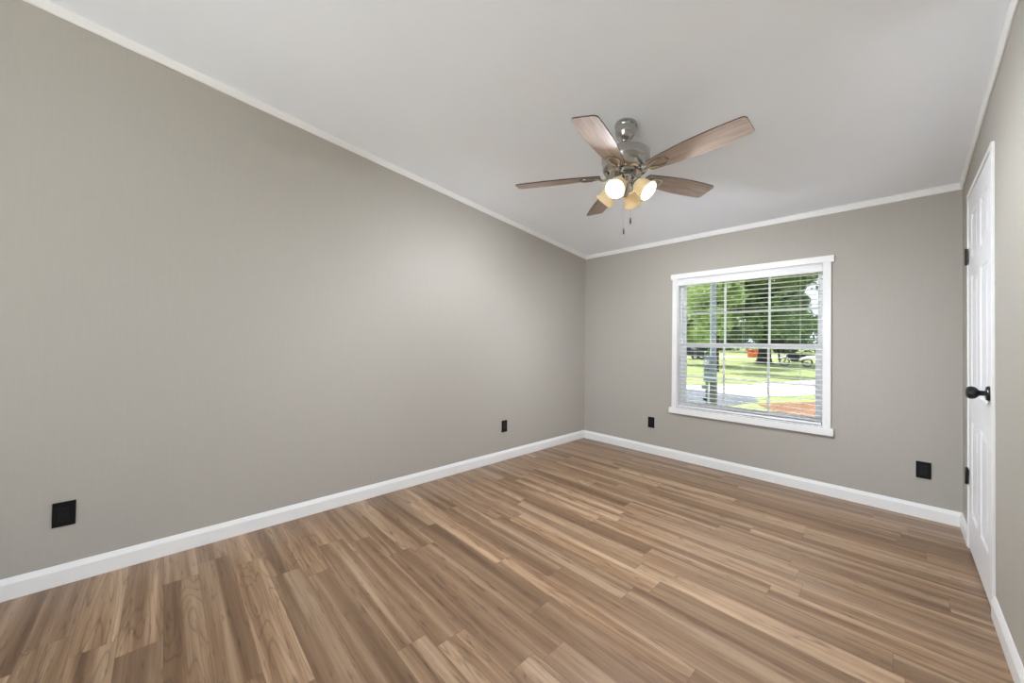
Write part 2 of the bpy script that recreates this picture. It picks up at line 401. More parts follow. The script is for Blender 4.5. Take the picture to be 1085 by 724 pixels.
# ------------------------------------------------------------------ door in the right wall
def make_door():
    root = empty('door_1', (W, (DY0+DY1)/2, 0)); struct(root)
    root['label'] = 'white panelled door with black knob in the right wall'; root['category'] = 'door'
    XF = W - 0.006                          # face of the slab
    # casing: slim flat trim standing 1 cm off the wall
    cw, ct = 0.022, 0.0105
    b = MB(); b.box(W-ct, W-0.0001, DY0+cw, DY0-0.004, 0.0, DZ+cw); b.box(W-ct, W-0.0001, DY1-cw, DY1+0.004, 0.0, DZ+cw)
    b.box(W-ct, W-0.0001, DY0-0.004, DY1+0.004, DZ-0.004, DZ+cw)
    b.build('door_casing', M['trim'], root, bevel=0.0015)
    # slab with six recessed and raised panels
    ya, yb, za, zb = DY0-0.006, DY1+0.006, 0.012, DZ-0.006
    st = 0.105
    ys = [ya, ya-st, (ya+yb)/2+0.045, (ya+yb)/2-0.045, yb+st, yb]
    zs = [za, za+0.20, za+0.72, za+0.87, za+1.52, za+1.62, za+1.86, zb]
    b = MB()
    for i in range(5):
        for j in range(7):
            y0, y1, z0, z1 = ys[i], ys[i+1], zs[j], zs[j+1]
            if i in (1, 3) and j in (1, 3, 5):
                rings = [(0, 0), (0.010, 0.0065), (0.022, 0.0065), (0.040, 0.001)]
                pr = None
                for d, dep in rings:
                    q = [(XF+dep, y0-d, z0+d), (XF+dep, y1+d, z0+d), (XF+dep, y1+d, z1-d), (XF+dep, y0-d, z1-d)]
                    if pr: b.add(pr + q, [(k, (k+1) % 4, 4+(k+1) % 4, 4+k) for k in range(4)])
                    pr = q
                b.add(pr, [(0, 1, 2, 3)])
            else:
                b.add([(XF, y0, z0), (XF, y1, z0), (XF, y1, z1), (XF, y0, z1)], [(0, 1, 2, 3)])
    b.add([(XF, ya, za), (XF, yb, za), (XF, yb, zb), (XF, ya, zb), (W+0.034, ya, za), (W+0.034, yb, za), (W+0.034, yb, zb), (W+0.034, ya, zb)],
          [(4, 5, 6, 7), (0, 1, 5, 4), (1, 2, 6, 5), (2, 3, 7, 6), (3, 0, 4, 7)])
    slab = b.build('door_slab', M['door'], root)
    # solid block added behind the slab to stop light leaking in
    MB().box(W+0.04, W+T, DY0-0.001, DY1+0.001, 0.0, DZ-0.001).build('door_light_block', M['trim'], root)
    # knob: rose, neck, ball, axis towards the room (-x)
    ky, kz = DY1 + 0.066, 0.930
    mat = Matrix.Translation((XF, ky, kz)) @ Matrix.Rotation(-PI/2, 4, 'Y')
    kn = MB().lathe([(0.0, 0.0), (0.033, 0.0), (0.033, 0.004), (0.029, 0.010), (0.014, 0.012)], mat, 36).build('door_knob_rose', M['black_metal'], root, True)
    kn['label'] = 'round black rose plate'
    MB().lathe([(0.012, 0.010), (0.011, 0.026), (0.013, 0.030), (0.020, 0.034), (0.0265, 0.042), (0.0285, 0.051), (0.0265, 0.060), (0.019, 0.066), (0.008, 0.068), (0.0, 0.068)], mat, 36).build('door_knob', M['black_metal'], root, True)
    # two black hinges
    for zc in (1.652, 0.408):
        hg = MB()
        hg.box(W-0.0135, W-0.0105, DY0+0.018, DY0-0.030, zc-0.044, zc+0.044)
        h = hg.build('door_hinge', M['black_metal'], root, bevel=0.001)
        mm = Matrix.Translation((W-0.0155, DY0-0.006, zc-0.044))
        MB().lathe([(0.0, -0.004), (0.004, -0.003), (0.0055, 0.0), (0.0055, 0.088), (0.004, 0.091), (0.0, 0.092)], mm, 14).build('hinge_knuckle', M['black_metal'], h, True)
    return root
make_door()

# ------------------------------------------------------------------ window in the far wall
GY = 0.088                                  # depth of the sashes
def make_window():
    root = empty('window_1', ((WX0+WX1)/2, 0, WZ0)); struct(root)
    root['label'] = 'white double hung window with grid panes in the far wall'; root['category'] = 'window'
    CT = 0.018
    # side casings, header and sill
    for x0, x1 in ((WX0-0.044, WX0+0.003), (WX1-0.003, WX1+0.046)):
        MB().box(x0, x1, -CT, -0.0002, WZ0-0.002, WZ1+0.0).build('side_casing', M['trim'], root, bevel=0.002)
    MB().box(WX0-0.060, WX1+0.064, -CT-0.003, -0.0002, WZ1, WZ1+0.050).build('header_casing', M['trim'], root, bevel=0.002)
    MB().box(WX0-0.066, WX1+0.062, -CT-0.012, -0.0002, WZ0-0.056, WZ0-0.002).build('window_sill', M['trim'], root, bevel=0.0025)
    # jamb liner and outer vinyl frame
    b = MB()
    b.box(WX0, WX0+0.006, 0.0, 0.07, WZ0, WZ1).box(WX1-0.006, WX1, 0, 0.07, WZ0, WZ1).box(WX0+0.006, WX1-0.006, 0, 0.07, WZ0, WZ0+0.006).box(WX0+0.006, WX1-0.006, 0, 0.07, WZ1-0.006, WZ1)
    b.build('window_jamb', M['vinyl'], root)
    b = MB(); y0, y1, fw = 0.0702, 0.125, 0.022
    b.box(WX0, WX0+fw, y0, y1, WZ0, WZ1).box(WX1-fw, WX1, y0, y1, WZ0, WZ1).box(WX0+fw, WX1-fw, y0, y1, WZ0, WZ0+fw).box(WX0+fw, WX1-fw, y0, y1, WZ1-fw, WZ1)
    b.build('window_frame', M['vinyl'], root, bevel=0.0015)
    zm = 1.128
    xa, xb = WX0+fw, WX1-fw
    mx = [1.505, 1.853]
    def sash(name, z0, z1, yc, sw, top, bot, zmun):
        b = MB(); ya, yb = yc-0.013, yc+0.013
        b.box(xa, xa+sw, ya, yb, z0, z1).box(xb-sw, xb, ya, yb, z0, z1).box(xa+sw, xb-sw, ya, yb, z0, z0+bot).box(xa+sw, xb-sw, ya, yb, z1-top, z1)
        s = b.build(name, M['vinyl'], root, bevel=0.0015)
        MB().box(xa+sw-0.004, xb-sw+0.004, yc+0.001, yc+0.004, z0+bot-0.004, z1-top+0.004).build('glass_pane', M['glass'], s)
        g = MB(); mw = 0.0085
        for x in mx: g.box(x-mw, x+mw, yc-0.007, yc+0.0005, z0+bot, z1-top)
        g.box(xa+sw, xb-sw, yc-0.0065, yc+0.0, zmun-mw, zmun+mw)
        g.build('muntin_grid', M['vinyl'], s)
    sash('upper_sash', zm-0.018, WZ1-fw, 0.110, 0.024, 0.030, 0.034, 1.438)
    sash('lower_sash', WZ0+fw, zm+0.018, 0.0835, 0.036, 0.034, 0.036, 0.822)
make_window()

def make_fill_window():  # out-of-view window, added to bring fill daylight into the room
    root = empty('added_fill_window', ((BX0+BX1)/2, YB, BZ0)); struct(root)
    root['label'] = 'unseen window added behind the camera for fill daylight'; root['category'] = 'window'
    b = MB(); f = 0.04; y0, y1 = YB-0.09, YB-0.03; xm = (BX0+BX1)/2
    b.box(BX0, BX0+f, y0, y1, BZ0, BZ1).box(BX1-f, BX1, y0, y1, BZ0, BZ1).box(BX0+f, BX1-f, y0, y1, BZ0, BZ0+f).box(BX0+f, BX1-f, y0, y1, BZ1-f, BZ1).box(xm-0.02, xm+0.02, y0, y1, BZ0+f, BZ1-f)
    b.build('window_frame', M['vinyl'], root, bevel=0.002)
    for x0, x1 in ((BX0+f, xm-0.02), (xm+0.02, BX1-f)):
        MB().box(x0-0.004, x1+0.004, YB-0.062, YB-0.058, BZ0+f-0.004, BZ1-f+0.004).build('glass_pane', M['clear_glass'], root)
    b = MB(); c = 0.05
    b.box(BX0-c, BX0, YB+0.0002, YB+0.018, BZ0-c, BZ1+c).box(BX1, BX1+c, YB+0.0002, YB+0.018, BZ0-c, BZ1+c).box(BX0, BX1, YB+0.0002, YB+0.018, BZ0-c, BZ0).box(BX0, BX1, YB+0.0002, YB+0.018, BZ1, BZ1+c)
    b.build('window_casing', M['trim'], root, bevel=0.002)
make_fill_window()

# two inch blind, slats open, hanging inside the jamb
def make_blind():
    root = tag(empty('window_blind', ((WX0+WX1)/2, 0.034, WZ1-0.007)), 'white horizontal slat blind hanging open inside the far window frame', 'blind')
    x0, x1 = WX0+0.011, WX1-0.011
    b = MB(); b.box(x0, x1, 0.012, 0.056, WZ1-0.045, WZ1-0.0065)
    b.build('headrail', M['blind'], root, bevel=0.002)
    b = MB(); b.prism([(x0-0.003, 0.002, WZ1-0.063), (x0-0.003, 0.006, WZ1-0.066), (x0-0.003, 0.0105, WZ1-0.066), (x0-0.003, 0.0105, WZ1-0.0075), (x0-0.003, 0.002, WZ1-0.0075), (x0-0.003, 0.002, WZ1-0.024), (x0-0.003, 0.005, WZ1-0.027), (x0-0.003, 0.005, WZ1-0.044), (x0-0.003, 0.002, WZ1-0.047)],
                      [(x1+0.003, 0.002, WZ1-0.063), (x1+0.003, 0.006, WZ1-0.066), (x1+0.003, 0.0105, WZ1-0.066), (x1+0.003, 0.0105, WZ1-0.0075), (x1+0.003, 0.002, WZ1-0.0075), (x1+0.003, 0.002, WZ1-0.024), (x1+0.003, 0.005, WZ1-0.027), (x1+0.003, 0.005, WZ1-0.044), (x1+0.003, 0.002, WZ1-0.047)])
    b.build('valance', M['blind'], root)
    b = MB(); pitch = 0.0395; z = WZ1-0.078; n = 0
    yc, hw = 0.035, 0.0215
    while z > WZ0+0.040:
        pts = []
        prof = [(-hw, -0.0004), (-hw*0.5, 0.0012), (0, 0.0018), (hw*0.5, 0.0012), (hw, -0.0004)]
        o = [(yc+u, z+w+0.0009) for u, w in prof] + [(yc+u, z+w-0.0009) for u, w in prof[::-1]]
        b.prism([(x0, y, zz) for y, zz in o], [(x1, y, zz) for y, zz in o]); z -= pitch; n += 1
    b.build('slat_panel', M['blind'], root)
    MB().box(x0, x1, yc-0.021, yc+0.021, WZ0+0.010, WZ0+0.028).build('bottom_rail', M['blind'], root, bevel=0.003)
    for x in (1.265, 1.672, 2.078):
        b = MB()
        for y in (yc-hw-0.001, yc+hw+0.001): b.tube([(x, y, WZ0+0.02), (x, y, WZ1-0.05)], 0.0006, 5)
        b.build('ladder_cord', M['cord'], root)
make_blind()

# ------------------------------------------------------------------ outlets
def make_outlet():
    root = empty('wall_outlet', (0, 0, 0))     # local: x across, z up, +y into the room
    MB().box(-0.0345, 0.0345, 0.0003, 0.0055, -0.055, 0.055).build('cover_plate', M['black'], root, bevel=0.0018, local=True)
    ins = MB().box(-0.0165, 0.0165, 0.0056, 0.0072, -0.0335, 0.0335).build('receptacle', M['insert'], root, bevel=0.001, local=True)
    b = MB()
    for zc in (0.0175, -0.0175):
        b.box(-0.0075, -0.0055, 0.0073, 0.0076, zc-0.002, zc+0.006).box(0.0052, 0.0072, 0.0073, 0.0076, zc-0.001, zc+0.005)
        b.lathe([(0.0, 0.0), (0.0026, 0.0), (0.0026, 0.0003), (0, 0.0003)], Matrix.Translation((0, 0.0073, zc-0.008)) @ Matrix.Rotation(-PI/2, 4, 'X'), 12)
    b.build('socket_slots', M['slot'], ins, local=True)
    for zc in (0.048, -0.048):
        MB().lathe([(0, 0), (0.003, 0), (0.0025, 0.0008), (0, 0.001)], Matrix.Translation((0, 0.0055, zc)) @ Matrix.Rotation(-PI/2, 4, 'X'), 12).build('screw', M['insert'], root, True, local=True)
    return root
spots = [((0, -3.961, 0.317), -PI/2, 'black outlet low on the left wall, nearest the camera'),
         ((0, -1.289, 0.325), -PI/2, 'black outlet low on the left wall near the far corner'),
         ((0.847, 0, 0.322), PI, 'black outlet on the far wall left of the window'),
         ((2.743, 0, 0.318), PI, 'black outlet on the far wall right of the window')]
proto = make_outlet()
for i, (loc, rz, lab) in enumerate(spots):
    o = proto if i == 0 else copy_tree(proto)
    o.location = loc; o.rotation_euler = (0, 0, rz); tag(o, lab, 'outlet', 'black wall outlets')

# ------------------------------------------------------------------ ceiling fan
FX, FY, FZ = 1.547, -1.785, 2.086            # blade hub centre
FR, FW2, FPH, FTH = 0.633, 0.063, -0.2148, 4.9594
def make_fan():
    zc = ceil_z(FY)
    root = tag(empty('ceiling_fan', (FX, FY, zc), (0.0, 0.0, 0.0)),
               'five blade ceiling fan with nickel body and four lit cream lamp shades', 'ceiling fan')
    D = FZ - zc                              # blades below the ceiling (local)
    mrot = lambda a: Matrix.Rotation(a, 4, 'Z')
    # canopy, tilted to sit on the slope
    mt = Matrix.Rotation(-math.atan(SL), 4, 'X')
    MB().lathe([(0.0, -0.001), (0.060, -0.001), (0.062, -0.008), (0.061, -0.018), (0.056, -0.023), (0.055, -0.026), (0.056, -0.040), (0.053, -0.058), (0.045, -0.076), (0.032, -0.092), (0.022, -0.100), (0.019, -0.106), (0.0, -0.106)], mt, 40).build('canopy', M['nickel'], root, True, local=True)
    MB().lathe([(0.0125, -0.080), (0.0125, D+0.135)], n=20).build('downrod', M['nickel'], root, True, local=True)
    # motor housing: wide shallow bowl over a narrower drum
    MB().lathe([(0.0, D+0.142), (0.024, D+0.142), (0.030, D+0.138), (0.090, D+0.134), (0.124, D+0.126), (0.132, D+0.116), (0.133, D+0.074), (0.129, D+0.066),
                (0.127, D+0.060), (0.127, D+0.036), (0.121, D+0.020), (0.108, D+0.010), (0.092, D+0.006), (0.090, D-0.002), (0.0, D-0.002)], n=48).build('motor_housing', M['nickel'], root, True, local=True)
    # blades with scrolled irons
    tilt = Matrix.Rotation(-0.0138, 4, 'Y') @ Matrix.Rotation(0.0123, 4, 'X')
    for k in range(5):
        a = FTH + k*2*PI/5
        mb = Matrix.Translation((0, 0, D)) @ tilt @ mrot(a) @ Matrix.Rotation(FPH, 4, 'X')
        # outline, x along the blade
        r0, r1, w = 0.138, FR, FW2
        def half(t):                         # half width along the blade
            return w*(0.64 + 0.43*math.sin(min(1, t/0.66)*PI/2)) if t < 0.66 else w*(1.07 - 0.08*((t-0.66)/0.34)**2)
        up = []; N = 18; cr = 0.020
        ts = [i/N for i in range(N+1)]
        side = [(r0 + 0.012 + (r1-cr-r0-0.012)*t, half(t)) for t in ts]
        he = half(1.0)
        tip = [(r1-cr + cr*math.sin(q), he-cr + cr*math.cos(q)) for q in (0.35, 0.75, 1.15, PI/2)]
        root_c = [(r0, side[0][1]*0.55), (r0+0.004, side[0][1]*0.86)]
        top = root_c + side + tip
        outl = top + [(x, -y) for x, y in top[::-1]]
        n = len(outl); th = 0.0028
        b = MB(); b.v = [(x, y, th) for x, y in outl] + [(x, y, -th) for x, y in outl]
        b.f = [tuple(range(n)), tuple(range(n, 2*n))[::-1]] + [(i, (i+1) % n, n+(i+1) % n, n+i) for i in range(n)]
        bl = b.build('fan_blade', [M['blade'], M['blade_edge']], root, local=True)
        for pidx, pl in enumerate(bl.data.polygons): pl.material_index = 0 if len(pl.vertices) > 4 else 1
        bl.matrix_local = mb
        # iron: neck from the hub, then an open tear-drop loop under the blade
        ir = MB()
        zb = -0.0075
        pts = []
        for q in range(28):
            u = 2*PI*q/28
            x = 0.196 - 0.056*math.cos(u); y = 0.036*math.sin(u)*(0.70 - 0.42*math.cos(u))
            pts.append((x, y, zb))
        ir.loop(pts, 0.0078, 8, 0.62)
        ir.tube([(0.096, 0, -0.004), (0.112, 0, -0.016), (0.128, 0, -0.017), (0.144, 0, -0.0095)], [0.013, 0.011, 0.010, 0.009], 10, 0.7)
        for px, py in ((0.190, 0.0255), (0.190, -0.0255), (0.250, 0.0)):
            ir.lathe([(0, zb+0.005), (0.0055, zb+0.004), (0.006, zb-0.003), (0.004, zb-0.006), (0, zb-0.006)], Matrix.Translation((px, py, 0)), 12)
        iron = ir.build('blade_iron', M['nickel'], root, True, local=True)
        iron.matrix_local = mb
    # switch housing and finial
    MB().lathe([(0.0, D-0.001), (0.056, D-0.002), (0.060, D-0.012), (0.058, D-0.030), (0.048, D-0.040), (0.044, D-0.046), (0.046, D-0.054), (0.046, D-0.078), (0.036, D-0.094), (0.020, D-0.104), (0.014, D-0.116), (0.009, D-0.126), (0.0, D-0.128)], n=36).build('switch_housing', M['nickel'], root, True, local=True)
    # four lamps
    for k in range(4):
        az = R(-83 + 90*k)
        tl = R(47)                           # shade axis away from straight down
        # local z of ml runs along the shade axis, from neck to mouth
        ax = Vector((math.sin(tl)*math.cos(az), math.sin(tl)*math.sin(az), -math.cos(tl)))
        neck = Vector((0.066*math.cos(az), 0.066*math.sin(az), D-0.062))
        ml = Matrix.Translation(neck) @ ax.to_track_quat('Z', 'Y').to_matrix().to_4x4()
        arm = MB(); d2 = Vector((math.cos(az), math.sin(az), 0))
        hub = Vector((0, 0, D-0.074))
        arm.tube([hub + 0.036*d2, hub + 0.052*d2 + Vector((0,0,0.004)), neck - 0.012*ax + Vector((0,0,0.006)), neck - 0.004*ax], 0.0085, 12)
        arm.lathe([(0.0, -0.012), (0.016, -0.010), (0.024, -0.002), (0.027, 0.008), (0.027, 0.018), (0.0, 0.018)], ml, 28)
        arm.build('lamp_arm', M['nickel'], root, True, local=True)
        prof = [(0.0285, 0.006), (0.032, 0.012), (0.040, 0.022), (0.0445, 0.036), (0.0465, 0.060), (0.0490, 0.078), (0.0545, 0.085), (0.0560, 0.0925),
                (0.0550, 0.0945), (0.0490, 0.0940), (0.0470, 0.080), (0.0440, 0.060), (0.0420, 0.037), (0.0375, 0.024), (0.0295, 0.0145), (0.0285, 0.0185)]
        sh = MB().lathe(prof, ml, 40, caps=False).build('lamp_shade', M['shade'], root, True, local=True)
        bp = [(0.0, 0.0765)]
        for q in range(1, 9):
            u = q/8*PI*0.80; bp.append((0.0245*math.sin(u), 0.052 + 0.0245*math.cos(u)))
        bp += [(0.013, 0.026), (0.0, 0.0255)]
        MB().lathe(bp, ml, 20).build('light_bulb', M['bulb'], sh, True, local=True)
    # pull chains with dark fobs
    for (dx, dy, L) in ((0.020, -0.046, 0.285), (0.042, -0.012, 0.225)):
        b = MB(); z0 = D-0.080; z1 = z0 - L + 0.048
        b.tube([(dx, dy, z0), (dx, dy, z1)], 0.0011, 6)
        n = int((z0-z1)/0.008)
        for q in range(n): b.lathe([(0, -0.0017), (0.0017, 0), (0, 0.0017)], Matrix.Translation((dx, dy, z0 - 0.008*q - 0.004)), 6)
        ch = b.build('pull_chain', M['chain'], root, local=True)
        MB().lathe([(0.0, z1+0.002), (0.0025, z1), (0.0042, z1-0.012), (0.0046, z1-0.026), (0.0035, z1-0.034), (0, z1-0.036)], Matrix.Translation((dx, dy, 0)), 14).build('pull_fob', M['fob'], ch, True, local=True)
    return root
make_fan()

# ------------------------------------------------------------------ outside
def gz(y): return -0.60 + 0.0127*y
def slab(name, pts, mat, h, t=0.05):
    b = MB(); b.prism([(x, y, gz(y)+h-t) for x, y in pts], [(x, y, gz(y)+h) for x, y in pts])
    return struct(b.build(name, mat))
slab('ground', [(-70, 0.12), (40, 0.12), (40, 120), (-70, 120)], M['grass'], 0.0, 0.3)
slab('driveway', [(-30, 2.0), (-12, 7.2), (-2.62, 10.19), (-0.53, 9.88), (0.25, 11.05), (0.75, 11.9), (6, 20), (14, 30), (8, 34), (2.2, 24.5), (-0.03, 18.3), (-1.42, 13.9), (-2.58, 12.6), (-3.07, 11.5), (-12, 9.2), (-30, 4.4)], M['concrete'], 0.012)
slab('parking_pad', [(-2.62, 10.18), (-12, 7.19), (-30, 2.0), (-30, 0.6), (-3, 1.2), (-1.3, 4.6), (-1.0, 6.3), (-0.56, 7.6), (-0.22, 8.9), (-0.53, 9.87)], M['shaded_asphalt'], 0.010)  # shaded strip of pavement, its shade put into the asphalt colour
slab('brick_walk', [(-0.12, 8.41), (1.0, 10.0), (3.2, 10.6), (3.4, 3.0), (1.7, 3.0), (1.2, 5.9), (0.88, 6.66)], M['brick'], 0.03)
slab('far_road', [(-60, 41), (-12, 40), (-4, 46), (40, 48), (40, 58), (-4, 54), (-12, 46.5), (-60, 48)], M['concrete'], 0.012)
struct(MB().box(-30, 34, -40, YB-T-0.02, -0.55, -0.40).build('added_bounce_slab', M['bounce_concrete']))  # unseen pale ground, added to bounce sunlight up to the ceiling
# unseen eave added above the window to keep the sun out
b = MB(); b.box(-0.6, W+0.6, T, 1.05, 2.34, 2.46); struct(b.build('added_sun_eave', M['added_eave']))

rng = np.random.default_rng(7)
def foliage(name, blobs, nleaf, size, mat, parent, seed):
    """leaves spread through the outer shell of several rounded clumps, one mesh"""
    g = np.random.default_rng(seed)
    vol = np.array([bb[3]*bb[4]*bb[5] for bb in blobs])**0.67; cnt = (nleaf*vol/vol.sum()).astype(int)
    P = []
    for (x, y, z, a, b_, c), n in zip(blobs, cnt):
        d = g.normal(size=(n, 3)); d /= np.linalg.norm(d, axis=1)[:, None]
        r = 0.45 + 0.6*g.random(n)**0.6
        wob = 1 + 0.16*np.sin(5*d[:, :1] + 3*d[:, 1:2]*4 + seed) 
        P.append(np.array([x, y, z]) + d*r[:, None]*np.array([a, b_, c])*wob)
    P = np.concatenate(P); n = len(P)
    u = g.normal(size=(n, 3)); u /= np.linalg.norm(u, axis=1)[:, None]
    v = np.cross(u, g.normal(size=(n, 3))); v /= np.linalg.norm(v, axis=1)[:, None]
    s = (size*(0.6 + 0.8*g.random(n)))[:, None]
    w = np.cross(u, v)
    pts = np.stack([P - u*s, P + v*s*0.55 + w*s*0.15, P + u*s, P - v*s*0.55 + w*s*0.15], axis=1).reshape(-1, 3)
    pts -= np.array(parent.location)
    me = bpy.data.meshes.new(name); me.vertices.add(4*n); me.vertices.foreach_set('co', pts.ravel())
    me.loops.add(4*n); me.loops.foreach_set('vertex_index', np.arange(4*n))
    me.polygons.add(n); me.polygons.foreach_set('loop_start', np.arange(n)*4); me.polygons.foreach_set('loop_total', np.full(n, 4))
    me.update(calc_edges=True); me.materials.append(mat)
    o = bpy.data.objects.new(name, me); C.objects.link(o); o.parent = parent
    return o
def tree(name, label, x, y, h, crown_r, crown_lo, trunk_r, mat, nleaf, size, seed, group=None, flare=1.0):
    root = tag(empty(name, (x, y, gz(y)-0.02)), label, 'tree', group)
    g = random.Random(seed); z0 = gz(y)-0.02
    b = MB()
    b.tube([(x, y, z0), (x, y, z0+0.25), (x+0.03, y, z0+1.0), (x+0.05, y, z0+h*0.45), (x, y, z0+h*0.75)],
           [trunk_r*(1+0.75*flare), trunk_r*1.25, trunk_r, trunk_r*0.8, trunk_r*0.3], 12)
    for k in range(6):
        a = g.uniform(0, 2*PI); zz = z0 + h*g.uniform(0.28, 0.55)
        e = Vector((x + math.cos(a)*crown_r*0.7, y + math.sin(a)*crown_r*0.7, zz + h*0.22))
        mdl = Vector((x + math.cos(a)*crown_r*0.35, y + math.sin(a)*crown_r*0.35, zz + h*0.08))
        b.tube([(x+0.04, y, zz - 0.2), mdl, e], [trunk_r*0.45, trunk_r*0.3, trunk_r*0.12], 7)
    b.build('trunk', M['bark'], root, True)
    blobs = []
    zlo = z0 + crown_lo
    for k in range(13):
        a = g.uniform(0, 2*PI); rr = crown_r*g.uniform(0.25, 0.75); zz = g.uniform(zlo + 0.5, z0 + h - 1.0)
        t = (zz - zlo)/(z0 + h - zlo); rr *= (1.15 - 0.6*t)
        q = crown_r*g.uniform(0.36, 0.52)
        blobs.append((x + rr*math.cos(a), y + rr*math.sin(a), max(zz, zlo + 0.75*q), q, q, q*0.75))
    foliage('foliage', blobs, nleaf, size, mat, root, seed)
    return root
tree('maple_tree', 'broad dark green maple with thick dark trunk behind the motorcycle', -4.85, 31.0, 11.0, 5.2, 1.9, 0.42, M['leaf_dark'], 15000, 0.20, 3)
tree('roadside_tree', 'pale green tree left of the meter pole beyond the driveway', -8.6, 24.5, 7.0, 2.7, 1.55, 0.13, M['leaf_light'], 8500, 0.14, 11)
tree('young_tree', 'light green leafy tree just right of the meter pole', -4.7, 19.5, 7.0, 1.75, 1.75, 0.08, M['leaf_light'], 5200, 0.12, 23)
tree('spreading_tree', 'mid green spreading tree at the right edge of the lawn', 2.6, 36.5, 9.0, 3.6, 1.3, 0.30, M['leaf_dark'], 9000, 0.18, 31)
for i, (x, y, lab) in enumerate([(-42, 66, 'far green tree beyond the road, leftmost behind the parked car'), (-30.5, 63, 'far green tree beyond the road, just right of the parked car'), (-20, 65, 'far green tree beyond the road, left of the orange bin'),
                                 (-9.5, 63, 'far green tree beyond the road, behind the motorcycle'), (1.5, 66, 'far green tree beyond the road, rightmost behind the spreading tree')]):
    tree('background_tree', lab, x, y, 12, 5.0, 0.0, 0.3, M['leaf_far'], 8000, 0.34, 50+i, 'far trees beyond the road')
b = tag(empty('hedge', (-20, 76, gz(76))), 'long dark green hedge behind the far trees', 'hedge')
foliage('foliage', [(-68 + 4*k, 76, gz(76)+2.4, 2.9, 1.2, 2.9) for k in range(24)], 16000, 0.30, M['leaf_far'], b, 77)
# meter pole close to the house
def make_meter_pole():
    px, py = 0.10, 4.0; z0 = gz(py) - 0.02
    root = tag(empty('meter_pole', (px, py, z0)), 'grey utility pole with electric meter box just outside the window', 'utility pole')
    MB().box(px+0.012, px+0.078, py-0.02, py+0.05, 0.40, 3.9).build('post', M['pole'], root, bevel=0.008)
    MB().tube([(px-0.002, py-0.02, 0.92), (px-0.002, py-0.02, 3.7)], 0.0135, 12).build('conduit', M['pipe_light'], root, True)
    bx = MB().box(px-0.085, px+0.115, py-0.15, py-0.021, 0.43, 0.925).build('meter_box', M['box_metal'], root, bevel=0.006)
    mm = Matrix.Translation((px-0.015, py-0.15, 0.80)) @ Matrix.Rotation(PI/2, 4, 'X')
    MB().lathe([(0.058, 0.0), (0.058, 0.02), (0.050, 0.03), (0.050, 0.055), (0.040, 0.068), (0, 0.070)], mm, 24).build('meter_dial', M['rim'], bx, True)
    MB().box(px-0.03, px+0.03, py-0.158, py-0.149, 0.66, 0.70).build('latch', M['pipe'], bx)
    MB().box(px+0.005, px+0.095, py-0.09, py+0.06, z0, 0.43).build('riser_post', M['pipe'], root, bevel=0.005)
    MB().tube([(px-0.045, py-0.08, z0), (px-0.045, py-0.08, 0.43)], 0.026, 12).build('riser_pipe', M['pipe'], root, True)
    MB().tube([(px-0.014, py-0.10, z0), (px-0.014, py-0.10, 0.43)], 0.013, 10).build('riser_pipe', M['pipe_light'], root, True)
    v = MB(); v.tube([(px-0.105, py-0.08, 0.10), (px-0.03, py-0.08, 0.085)], 0.030, 10)
    v.build('valve', M['tyre'], root, True)
    MB().box(px-0.135, px-0.02, py-0.11, py-0.05, 0.295, 0.365).build('junction_box', M['box_metal'], root, bevel=0.004)
    return root
make_meter_pole()

def wheel(parent, c, axis, r, w, name='wheel', rimr=0.62, spokes=5, thin=False):
    """tyre with rim as its sub-part; axis is the axle direction"""
    q = Matrix.Translation(c) @ Vector(axis).to_track_quat('Z', 'Y').to_matrix().to_4x4()
    ri = r*rimr
    b = MB(); n = 32
    prof = [(ri, -w*0.4), (r*0.93, -w*0.5), (r, -w*0.3), (r, w*0.3), (r*0.93, w*0.5), (ri, w*0.4), (ri, -w*0.4)]
    b.lathe(prof, q, n, caps=False)
    ty = b.build(name, M['tyre'], parent, True)
    b = MB(); b.lathe([(ri*1.0, -w*0.30), (ri*1.0, w*0.30), (ri*0.9, w*0.30), (ri*0.9, -w*0.30), (ri*1.0, -w*0.30)], q, n, caps=False)
    b.lathe([(0, -w*0.35), (ri*0.22, -w*0.35), (ri*0.22, w*0.35), (0, w*0.35)], q, 16)
    for k in range(spokes):
        a = 2*PI*k/spokes; d = Vector((math.cos(a), math.sin(a), 0))
        b.tube([q @ (d*ri*0.15), q @ (d*ri*0.95)], 0.006 if thin else ri*0.11, 6)
    b.build('rim', M['rim'], ty, True)

